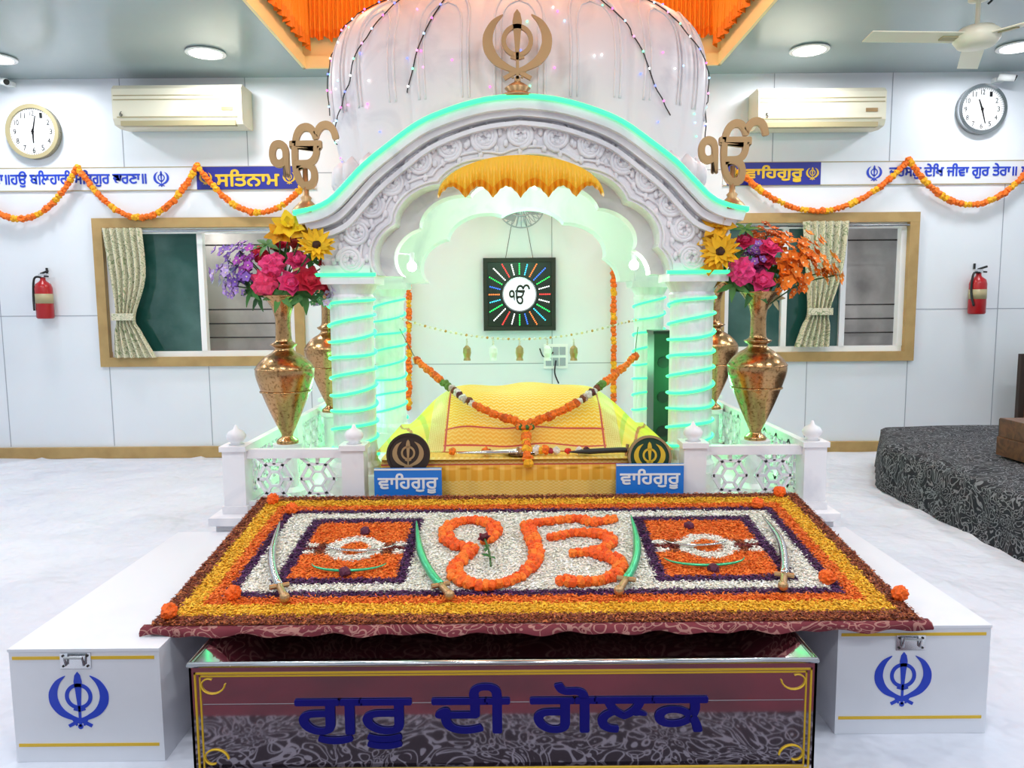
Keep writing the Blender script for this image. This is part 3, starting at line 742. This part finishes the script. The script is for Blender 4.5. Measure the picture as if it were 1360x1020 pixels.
for (u,v,col,r) in((600,632,'#f07a10',.016),(645,628,OR,.018),(690,625,WH,.016),(712,620,WH,.02),(725,628,OR,.02),(740,624,WH,.016),(705,632,YE,.018),(770,627,WH,.016),(780,626,MR,.016),(755,630,'#e03020',.014),(690,632,OR,.016),(718,634,YE,.018),(732,634,'#a02030',.014),(650,622,'#a02030',.012)):
    p=at(u,v,2.88); bead(m,(p.x,2.92,.545+r*.7),r,col,2)
m.build('loose_marigolds')
def sabre(P,w,name='ceremonial_sword',bladem='steel',side=(0,-1,0)):
    m=MB(); Q=smooth_pts(P,8); n=len(Q); k=int(n*.82)
    m.add(tube(Q[:k+1],[w*(.15+.85*min(1,i/(k*.4))) for i in range(k+1)],8),bladem,smooth=True)
    m.add(tube(Q[k:],w*.8,8),'gold',smooth=True)
    d=(Q[k]-Q[k-1]).normalized(); s=d.cross(Vector(side)).normalized()
    m.add(tube([Q[k]-s*w*2.2,Q[k]+s*w*2.2],w*.6,8),'gold'); bead(m,Q[-1],w*1.2,'#ffffff',2,0,mat='gold')
    return m.build(name)
sabre([(-.22,2.895,.553),(-.1,2.89,.556),(.0,2.895,.556),(.03,2.9,.555)],.009)
sabre([(.22,2.9,.553),(.30,2.895,.556),(.42,2.90,.56),(.46,2.9,.557)],.011,bladem='wire')
m=MB(); m.add(tube([(.03+.075*math.cos(q),2.93+.035*math.sin(q),.552) for q in np.linspace(0,2*math.pi,36,endpoint=False)],.004,6,True),'steel',smooth=True); m.add(lathe([(.05,.542),(.062,.548)],32,(.03,2.93,0)),'brass'); m.build('brass_plate')
for (u,v,sh) in((542,640,'wood_dk'),(863,634,'green_dk')):
    c=at(u,v,2.79); m=MB(); w=.127; fr=FR((c.x,2.785,0))
    m.add(box(c.x-w,c.x+w,2.785,2.80,.346,c.z+.052),'sign_blue'); 
    m.add(box(c.x-w,c.x+w,2.783,2.786,c.z+.046,c.z+.052),'white')
    text(m,'ਵਾਿਹਗੁਰੂ',FR((c.x,2.785,c.z-.005)),'white',.225,.075,.002,0,.0015); m.build('name_plaque')
    m=MB(); q=at(u,603 if u<600 else 606,2.83); fr=FR((q.x,2.845,q.z-.005),u=(0,.12,1))
    m.add(disc(.083,.012,40),sh,mtx=fr); m.add(ring(.074,.083,.018,40),'wood_dk' if sh=='wood_dk' else 'gold',mtx=fr); khanda(m,fr@Matrix.Translation((0,0,.012))@Matrix.Scale(.058,4),'gold' if sh=='wood_dk' else 'yellow',.08)
    m.add(box(q.x-.03,q.x+.03,2.825,2.86,.346,q.z-.07),'wood_dk'); m.build('khanda_shield')
# ------------------------------------------------------------------ things seen through the arch
c=at(690,391,WY-.04); S=.265; m=MB(); fr=FR((c.x,WY-.03,c.z)); 
m.add(box(c.x-S,c.x+S,WY-.03,WY,c.z-S,c.z+S),'black')
for q in((-S,S,S-.03,S),(-S,S,-S,-S+.03),(-S,-S+.03,-S+.03,S-.03),(S-.03,S,-S+.03,S-.03)): m.add(box(c.x+q[0],c.x+q[1],WY-.05,WY-.001,c.z+q[2],c.z+q[3]),'dark')
lc=['#ff3a3a','#ffffff','#30e060','#3a70ff','#ff7a3a','#40d0ff','#30ff70','#ffffff']
for k in range(24):
    a=2*math.pi*k/24
    mxr=min(.225/max(abs(math.cos(a)),1e-6),.225/max(abs(math.sin(a)),1e-6)); r=.15
    while r<min(mxr,.27): m.add((ico(1)[0]*.0055+np.array((c.x+r*math.cos(a),WY-.034,c.z+r*math.sin(a))),ico(1)[1]),'glow',lc[k%8]); r+=.0145
m.add(disc(.118,.006,48),'disc_glow',mtx=fr); m.add(ring(.118,.126,.012,48),'steel',mtx=fr); ekonkar(m,fr@Matrix.Translation((-.0,-.0,.007))@Matrix.Scale(.072,4),'dark',.05)
for s in(-1,1): m.add(tube([(c.x+s*.1,WY-.02,c.z+S),(c.x,WY-.01,c.z+.8)],.002,4),'wire')
m.build('led_picture_frame')
c=at(692,272,WY-.2); m=MB(); fr=FR((c.x,WY-.22,c.z),u=(0,.15,1)); R=.165
for k in range(28):
    q=2*math.pi*k/28; m.add(tube([fr@Vector((.03*math.cos(q),.03*math.sin(q),.06)),fr@Vector((.8*R*math.cos(q),.8*R*math.sin(q),.055)),fr@Vector((R*math.cos(q),R*math.sin(q),.0)),fr@Vector((.8*R*math.cos(q),.8*R*math.sin(q),-.05)),fr@Vector((.04*math.cos(q),.04*math.sin(q),-.06))],.0025,4),'seam')
for rr,zz_ in((R,0),(R*.6,.06)): m.add(tube([fr@Vector((rr*math.cos(q),rr*math.sin(q),zz_)) for q in np.linspace(0,2*math.pi,40,endpoint=False)],.005,6,True),'seam',smooth=True)
m.add(disc(.032,.02,20),'white',mtx=fr@Matrix.Translation((0,0,.055)))
for k in range(3): m.add(strip(smooth_pts([(0,.02,0),(.02,.08,0),(.0,.14,0)],5),lerpw([.03,.09,.08],5),.004),'seam',mtx=fr@Matrix.Rotation(2.09*k+.4,4,'Z'))
m.add(lathe([(.02,0),(.055,.01),(.055,.09),(.03,.11)],20),'white',smooth=True,mtx=fr@Matrix.Translation((0,0,-.13)))
m.add(tube([fr@Vector((0,0,-.1)),(c.x,WY-.05,c.z-.08),(c.x,WY,c.z-.08)],.018,10),'white'); m.build('wall_fan')
for u,v0,v1 in((543,368,545),(815,318,545)):
    m=MB(); a=at(u,v0,WY-.05); b=at(u,v1,WY-.05); garland(m,[a,b],.024,swagcol,.03); m.build('marigold_garland')
for P in([(590,272),(605,276),(628,272),(652,258)],[(722,276),(740,283),(760,281),(775,277)]):
    m=MB(); garland(m,smooth_pts([at(u,v,WY-.06) for u,v in P],6),.024,swagcol,.03); m.build('marigold_garland')
m=MB(); a=at(548,428,4.0); b=at(822,430,4.0); P=sag(a,b,.085,40)
P=[Vector((CX-.64,4.1,a.z+.02))]+P+[Vector((CX+.65,4.1,b.z+.02))]
m.add(tube(P,.0025,5),'white')
for i,p in enumerate(resample(P,.028)): bead(m,p,.008,[WH,'#f0d8a0',WH,'#d89a50'][i%4],1,.1)
for u in(620,655,690,727,762):
    t=(at(u,450,4.0)); z=t.z; 
    for k in range(3): bead(m,(t.x,4.0,z-.012*k-.004),.007,WH,1,.1)
    m.add(lathe([(.006,-.035),(.02,-.05),(.022,-.075),(.016,-.10),(.02,-.115)],12,(t.x,4.0,z)),'white' if u in(655,727) else 'gold')
m.build('hanging_bead_string')
c=at(738,473,WY); m=MB(); m.add(box(c.x-.09,c.x+.09,WY-.02,WY,c.z-.09,c.z+.09),'white')
for i in range(3):
    for j in range(2): m.add(box(c.x-.075+.052*i,c.x-.032+.052*i,WY-.026,WY-.018,c.z-.07+.08*j,c.z-.01+.08*j),'seam')
m.add(tube(smooth_pts([(c.x,WY-.03,c.z-.03),(c.x-.01,WY-.05,c.z-.12),(c.x+.02,WY-.04,c.z-.2)]),.006,6),'black'); m.add(tube(smooth_pts([(c.x-.02,WY-.03,c.z+.03),(c.x-.09,WY-.05,c.z+.0),(c.x-.12,WY-.03,c.z+.06)]),.005,6),'black'); m.build('electrical_switchboard')
c=at(874,505,3.75); m=MB(); m.add(box(c.x-.035,c.x+.06,3.68,3.86,.345,.98),'green_dk'); 
for k in range(3): m.add(disc(.028,.006,24),'black',mtx=FR((c.x+.012,3.68,.5+.17*k)))
m.add(box(c.x-.04,c.x+.065,3.675,3.865,.98,.995),'black'); m.build('column_speaker')
# ------------------------------------------------------------------ floral carpet
MX0,MX1,MY0,MY1=-.93,1.043,1.85,2.725
def mz(y): return .318+.122*(y-MY0)
def onmat(u,v,h=0):
    d=ray(u,v); t=(.318-.122*MY0+h-H)/(d.z-.122*d.y); return Vector((0,0,H))+d*t
m=MB()
v=[(MX0,MY0,.297),(MX1,MY0,.297),(MX1,MY1,.297),(MX0,MY1,.297),(MX0,MY0,mz(MY0)),(MX1,MY0,mz(MY0)),(MX1,MY1,mz(MY1)),(MX0,MY1,mz(MY1))]
m.add((v,[(0,3,2,1),(4,5,6,7),(0,1,5,4),(1,2,6,5),(2,3,7,6),(3,0,4,7)]),'rug')
hv=[];hf=[];n=120
for i in range(n+1):
    x=MX0-.02+(MX1-MX0+.04)*i/n; d=.012*math.sin(i*.5)
    for k,(yy,z) in enumerate(((MY0+.01,.319),(MY0-.012,.317),(MY0-.02+d*.4,.307),(MY0-.018+d*.6,.298+.004*math.sin(i*.9)))): hv.append((x,yy,z))
for i in range(n):
    for k in range(3): a=i*4+k; hf.append((a,a+1,a+5,a+4))
m.add((hv,hf),'rug',smooth=True)
W_=MX1-MX0; L_=MY1-MY0
cm='#944422';cyl='#f4b820';cor='#f26e10';cpu='#4c1c54';cwh='#faf6ec';cdr='#7a2020'
PL=[(.245,.625),(1.335,1.735)]
def ccol(x,y):
    x+=random.gauss(0,.004); y+=random.gauss(0,.004)
    d=min(x,W_-x,y,L_-y)
    if d<.042: return random.choice([cm,'#a5562c','#7a341c','#c2703a','#8a3a24','#5e2016'])
    if d<.095: return random.choice([cyl,'#fccc3a','#eaaa1a',cyl])
    if d<.135: return random.choice([cor,'#f8862a','#e0600c'])
    if d<.165: return random.choice([cpu,'#5e2662','#3a123e'])
    for a,b in PL:
        if a<x<b and .205<y<.665:
            q=min(x-a,b-x,y-.205,.665-y)
            if q<.035: return random.choice([cpu,'#5e2662','#3a123e'])
            yy=(y-.24)/(.39); xx=(x-a)/(b-a)
            # round white medallion between two orange blocks, maroon bars either side
            rr=math.hypot((xx-.5)*(b-a),(yy-.5)*.39)
            if rr<.045: return random.choice([cor,'#f8862a'])
            if rr<.085: return cwh
            if .40<yy<.60:
                if abs(yy-.5)<.035: return cdr
                return cwh if int(xx*11)%2 else random.choice(['#a5562c','#7a341c'])
            return random.choice([cor,'#f8862a','#ec6a12'])
    return random.choice([cwh,'#ffffff','#ece7da','#f6f0dc'])
NP=170000; px=rng.uniform(0,W_,NP); py=rng.uniform(0,L_,NP); ang=rng.uniform(0,2*np.pi,NP); ln=rng.uniform(.0035,.0075,NP); wd=ln*rng.uniform(.25,.45,NP)
tilt=rng.normal(0,.35,NP); hz=rng.uniform(.001,.007,NP)
cx_=MX0+px;cy_=MY0+py;cz_=mz(cy_)+hz
dx,dy=np.cos(ang)*ln,np.sin(ang)*ln; ex,ey=-np.sin(ang)*wd,np.cos(ang)*wd; tz=np.sin(tilt)*ln; rz=rng.normal(0,.3,NP)*wd
V=np.empty((NP,4,3))
V[:,0]=np.stack([cx_-dx,cy_-dy,cz_-np.abs(tz)*.3],1);V[:,2]=np.stack([cx_+dx,cy_+dy,cz_+np.abs(tz)],1)
V[:,1]=np.stack([cx_+ex,cy_+ey,cz_+rz+.001],1);V[:,3]=np.stack([cx_-ex,cy_-ey,cz_-rz+.001],1)
hc={}
def H_(c):
    if c not in hc: hc[c]=hx(c)
    return hc[c]
C=[]
for a,b in zip(px,py):
    k=H_(ccol(a,b)); s=random.uniform(.82,1.1); C.append(tuple(min(1,q*s) for q in k))
m.add((V.reshape(-1,3),[(4*i,4*i+1,4*i+2,4*i+3) for i in range(NP)]),'petal',C)
gx,gy=300,140; gv=[];gf=[];gcol=[]
for j in range(gy+1):
    for i in range(gx+1): y=MY0+L_*j/gy; gv.append((MX0+W_*i/gx,y,mz(y)+.002))
for j in range(gy):
    for i in range(gx): a=j*(gx+1)+i; gf.append((a,a+1,a+gx+2,a+gx+1)); k=H_(ccol(W_*(i+.5)/gx,L_*(j+.5)/gy)); gcol.append(tuple(q*.85 for q in k))
m.add((gv,gf),'petal',gcol)
EK=[[(648,716),(658,704),(648,693),(622,689),(598,696),(592,711),(604,722),(626,727),(618,737),(606,748),(606,762),(624,773),(655,775),(686,766),(704,752),(712,738),(708,716),(700,697)],
    [(700,694),(730,691),(765,687),(792,692),(815,687)],
    [(735,712),(762,706),(795,707),(812,716),(796,729),(758,733)],[(790,732),(818,741),(824,754),(806,767),(772,771),(742,768)]]
for path in EK:
    P=smooth_pts([onmat(u,v_,.02) for u,v_ in path],6)
    for off in(-.010,.010):
        for p in resample(P,.019):
            bead(m,(p.x+off+random.gauss(0,.002),p.y+off*.5+random.gauss(0,.002),mz(p.y)+.016),.0155,random.choice(['#f4640c','#f9781a','#ea560a']),2,.3)
for (u,v_) in((225,822),(1195,798),(363,670),(388,683),(1035,660),(1006,676),(310,797),(1098,776)):
    p=onmat(u,v_); bead(m,(p.x,p.y,mz(p.y)+.02),.022,'#f4650c',3,.25)
for (u,v_) in((485,711),(458,766),(915,703),(948,760)):
    p=onmat(u,v_); bead(m,(p.x,p.y,mz(p.y)+.012),.018,'#561838',2,.25)
m.build('flower_petal_carpet')
m=MB(); p=onmat(643,714,.035); q=onmat(652,752,.03); bead(m,p,.013,'#5a0f22',2,.1)
flower(m,p-Vector((0,0,.008)),(0,-.4,1),[(5,.02,.02,1.0,-.1),(5,.026,.024,.6,-.1)],'#7a1228')
m.add(tube(smooth_pts([p,p.lerp(q,.5)+Vector((.004,0,.004)),q],4),.003,6),'leaf','#2d5a24')
for t in(.4,.7):
    cpt=p.lerp(q,t); flower(m,cpt,(0,0,1),[(2,.035,.018,.2,-.2)],'#2f6a2a',mat='leaf')
m.build('rose_stem')
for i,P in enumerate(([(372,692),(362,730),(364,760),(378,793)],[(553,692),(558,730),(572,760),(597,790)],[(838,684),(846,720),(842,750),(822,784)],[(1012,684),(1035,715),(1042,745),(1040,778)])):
    Q=[onmat(u,v_,.024) for u,v_ in P]; sabre(Q,.012,side=(0,0,1),bladem='steel_green_reflection' if i in(1,2) else 'steel')
for (u,v_,r,mt) in((478,722,.11,'steel'),(462,748,.11,'steel_green_reflection'),(925,716,.10,'steel'),(937,740,.12,'steel_green_reflection')):
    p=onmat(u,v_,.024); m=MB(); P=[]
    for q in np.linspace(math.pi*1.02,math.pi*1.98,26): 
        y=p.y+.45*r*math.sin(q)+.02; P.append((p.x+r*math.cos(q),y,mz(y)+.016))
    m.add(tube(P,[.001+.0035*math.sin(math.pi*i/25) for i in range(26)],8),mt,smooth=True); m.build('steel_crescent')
# ------------------------------------------------------------------ white boxes + golak
def wbox(x0,x1,y0,latch,kc):
    m=MB(); m.add(box(x0,x1,y0,2.73,0,.288),'white_paint')
    for z in(.272,.045): m.add(box(x0+.008,x1-.012,y0-.0012,y0+.001,z-.004,z+.004),'yellow')
    m.add(box(x0-.002,x1+.002,y0-.002,2.732,.288,.2955),'white_paint')
    c=at(kc[0],kc[1],y0); khanda(m,FR((c.x,y0,c.z),s=.072),'blue',.02)
    c=at(latch[0],latch[1],y0); fr=FR((c.x,y0,c.z)); m.add(prism([(-.038,-.02),(.038,-.02),(.038,.02),(-.038,.02)],.003),'steel',mtx=fr)
    m.add(tube([fr@Vector(q) for q in((-.022,-.01,.006),(-.022,.012,.012),(.022,.012,.012),(.022,-.01,.006))],.0035,6),'steel')
    for sx in(-.03,.03):
        for sz in(-.013,.013): m.add(disc(.003,.005,8,(sx,sz)),'dark',mtx=fr)
    m.build('painted_wooden_box')
wbox(-1.245,-.875,1.775,(101,877),(105,929)); wbox(.84,1.235,1.87,(1209,853),(1199,901))
m=MB(); gx0,gx1,gy0,gy1,gz=-.77,.717,1.70,2.25,.288
m.add(box(gx0,gx1,gy0,gy0+.006,0.005,gz),'steel_mirror')
m.add(box(gx0,gx0+.006,gy0,gy1,0.005,gz),'steel_mirror'); m.add(box(gx1-.006,gx1,gy0,gy1,0.005,gz),'steel_mirror'); m.add(box(gx0,gx1,gy1-.006,gy1,0.005,gz),'steel_mirror')
m.add(tube([(gx0,gy0,gz),(gx1,gy0,gz),(gx1,gy1,gz),(gx0,gy1,gz)],.007,8,True),'steel',smooth=True)
m.add(([(gx0,gy0,gz),(gx1,gy0,gz),(gx1,gy1,gz),(gx0,gy1,gz),(gx0+.13,gy0+.13,gz-.05),(gx1-.13,gy0+.13,gz-.05),(gx1-.13,gy1-.13,gz-.05),(gx0+.13,gy1-.13,gz-.05)],[(0,1,5,4),(1,2,6,5),(2,3,7,6),(3,0,4,7),(4,5,6,7)]),'steel_mirror')
yl=gy0-.001
def bar(x0,x1,z0,z1,mt='yellow'): m.add(box(x0,x1,yl-.0012,yl+.002,z0,z1),mt)
for i,(o_,t_) in enumerate(((.012,.004),(.024,.003))):
    bar(gx0+o_,gx1-o_,gz-.012-o_*.6-t_,gz-.012-o_*.6); bar(gx0+o_,gx1-o_,.008+o_*.6,.008+o_*.6+t_); bar(gx0+o_,gx0+o_+t_,.012+o_*.6,gz-.012-o_*.6); bar(gx1-o_-t_,gx1-o_,.012+o_*.6,gz-.012-o_*.6)
m.add(box(gx0+.03,gx1-.03,yl-.0005,yl+.002,.188,.190),'steel')
for sx,ox in((1,gx0+.03),(-1,gx1-.03)):
    for sz,oz in((-1,gz-.035),(1,.04)):
        P=[(ox+sx*.035*math.cos(a)*(1-a/8)+sx*.02,yl-.001,oz+sz*.03*math.sin(a)*(1-a/8)+sz*.012) for a in np.linspace(0,5,18)]
        m.add(tube(P,.002,5),'yellow')
cc=at(666,950,gy0); text(m,'ਗੁਰੂ ਦੀ ਗੋਲਕ',FR((cc.x-.0,yl-.001,cc.z)),'navy_deep',.975,.155,.002,0,.0035)
m.build('steel_donation_box')
m=MB(); m.add(box(-.872,.837,2.27,2.73,0,.29),'wood_dk'); m.build('support_platform')
# ------------------------------------------------------------------ dark floral covered dais + harmonium
def drape(foot,h,mat,name):
    m=MB(); n=len(foot); 
    per=[]
    for i in range(n):
        a=Vector(foot[i]);b=Vector(foot[(i+1)%n]); k=max(2,int((b-a).length/.05))
        for j in range(k): per.append(a.lerp(b,j/k))
    cen=sum(per,Vector((0,0)))/len(per); N=len(per); lv=[(h+.02,.60),(h+.012,.93),(h,.975),(h-.02,1.0),(h*.5,1.008),(0.004,1.02)]
    v=[];f=[]
    for (z,s) in lv:
        for i,p in enumerate(per):
            w=1+(.006*math.sin(i*1.7)*(1 if z<h*.6 else 0)); q=cen+(p-cen)*s*w; v.append((q.x,q.y,z+.01*noise.noise(Vector((q.x*3,q.y*3,z))) if z>.1 else z))
    for r in range(len(lv)-1):
        for i in range(N): f.append((r*N+i,(r+1)*N+i,(r+1)*N+(i+1)%N,r*N+(i+1)%N))
    f.append(tuple(range(N))); m.add((v,f),mat,smooth=True); return m.build(name)
drape([(2.22,2.6),(2.22,4.45),(2.55,5.15),(4.15,5.2),(4.15,2.6)],.27,'navy_floral','cloth_covered_dais')
m=MB(); hx0,hx1,hy0,hy1=2.62,3.16,3.62,4.02; hz_=.30
m.add(box(hx0,hx1,hy0,hy1,hz_,hz_+.10),'wood'); m.add(box(hx0+.01,hx1-.01,hy0+.12,hy1,hz_+.10,hz_+.2),'wood'); m.add(box(hx0+.03,hx1-.03,hy0+.01,hy0+.115,hz_+.1,hz_+.112),'white')
for k in range(14): m.add(box(hx0+.045+.033*k,hx0+.06+.033*k,hy0+.05,hy0+.115,hz_+.112,hz_+.122),'black')
for k in range(5): m.add(disc(.01,.02,12),'white',mtx=FR((hx0+.08+.09*k,hy0,hz_+.05)))
for k in range(4): m.add(box(hx0+.03,hx1-.03,hy1+.01*k,hy1+.006+.01*k,hz_+.02,hz_+.19),'wood_dk')
m.build('harmonium',.004)
m=MB(); p=at(1358,515,5.3); m.add(box(p.x-.02,p.x+.5,5.3,5.34,.0,p.z+.24),'wood_dk'); m.add(box(p.x+.02,p.x+.45,5.295,5.305,.1,p.z+.19),'wood'); m.add(lathe([(.012,0),(.012,.04)],12,(p.x,5.28,.8)),'gold'); m.build('wooden_cupboard',.004)
# ------------------------------------------------------------------ lights
def point(loc,e,col,r=.05,name='point_lamp'):
    l=bpy.data.lights.new('p','POINT'); l.energy=e; l.color=col; l.shadow_soft_size=r
    o=bpy.data.objects.new(name,l); o.location=loc; sc.collection.objects.link(o)
GR=(.3,1,.5)
point((CX,4.6,1.55),6,GR,.15,'green_fill_lamp'); point((CX-.45,4.6,.8),3.5,GR,.1,'green_fill_lamp'); point((CX+.45,4.6,.8),3.5,GR,.1,'green_fill_lamp')  # added unseen points, spreading a green LED tint over the back wall
point((CX,3.7,1.55),4,(.85,1,.9),.1,'canopy_fill_lamp')  # added unseen lamp that brightens the shaded arch drape
for s in(-1,1): point((CX+s*.86,3.35,.75),3.5,(.1,1,.3),.04,'green_fill_lamp'); point((CX+s*.5,3.5,.88),1.4,(.1,1,.25),.04,'green_fill_lamp'); point((CX+s*.9,4.1,.6),2.5,(.1,1,.3),.04,'green_fill_lamp')  # more added green points, tinting the columns, bed and vases
for x in(-1.1,1.1): point((x,3.9,3.2),11,(1,.85,.6),.1,'cove_lamp'); 
point((0,5.0,3.2),11,(1,.85,.6),.1,'cove_lamp'); point((0,2.9,3.2),9,(1,.85,.6),.1,'cove_lamp')
for w_ in WIN: point(((w_[0]+w_[1])/2,WY+.28,1.65),2.5,(1,.97,.92),.08,'window_fill_lamp')  # lamp added out of view to lighten the plate behind each window
w=bpy.data.worlds.new('w'); sc.world=w; w.use_nodes=True; w.node_tree.nodes['Background'].inputs[0].default_value=(.90,.94,1,1); w.node_tree.nodes['Background'].inputs[1].default_value=.52
sc.view_settings.view_transform='Standard'; sc.view_settings.look='None'; sc.view_settings.exposure=0
print('OK')
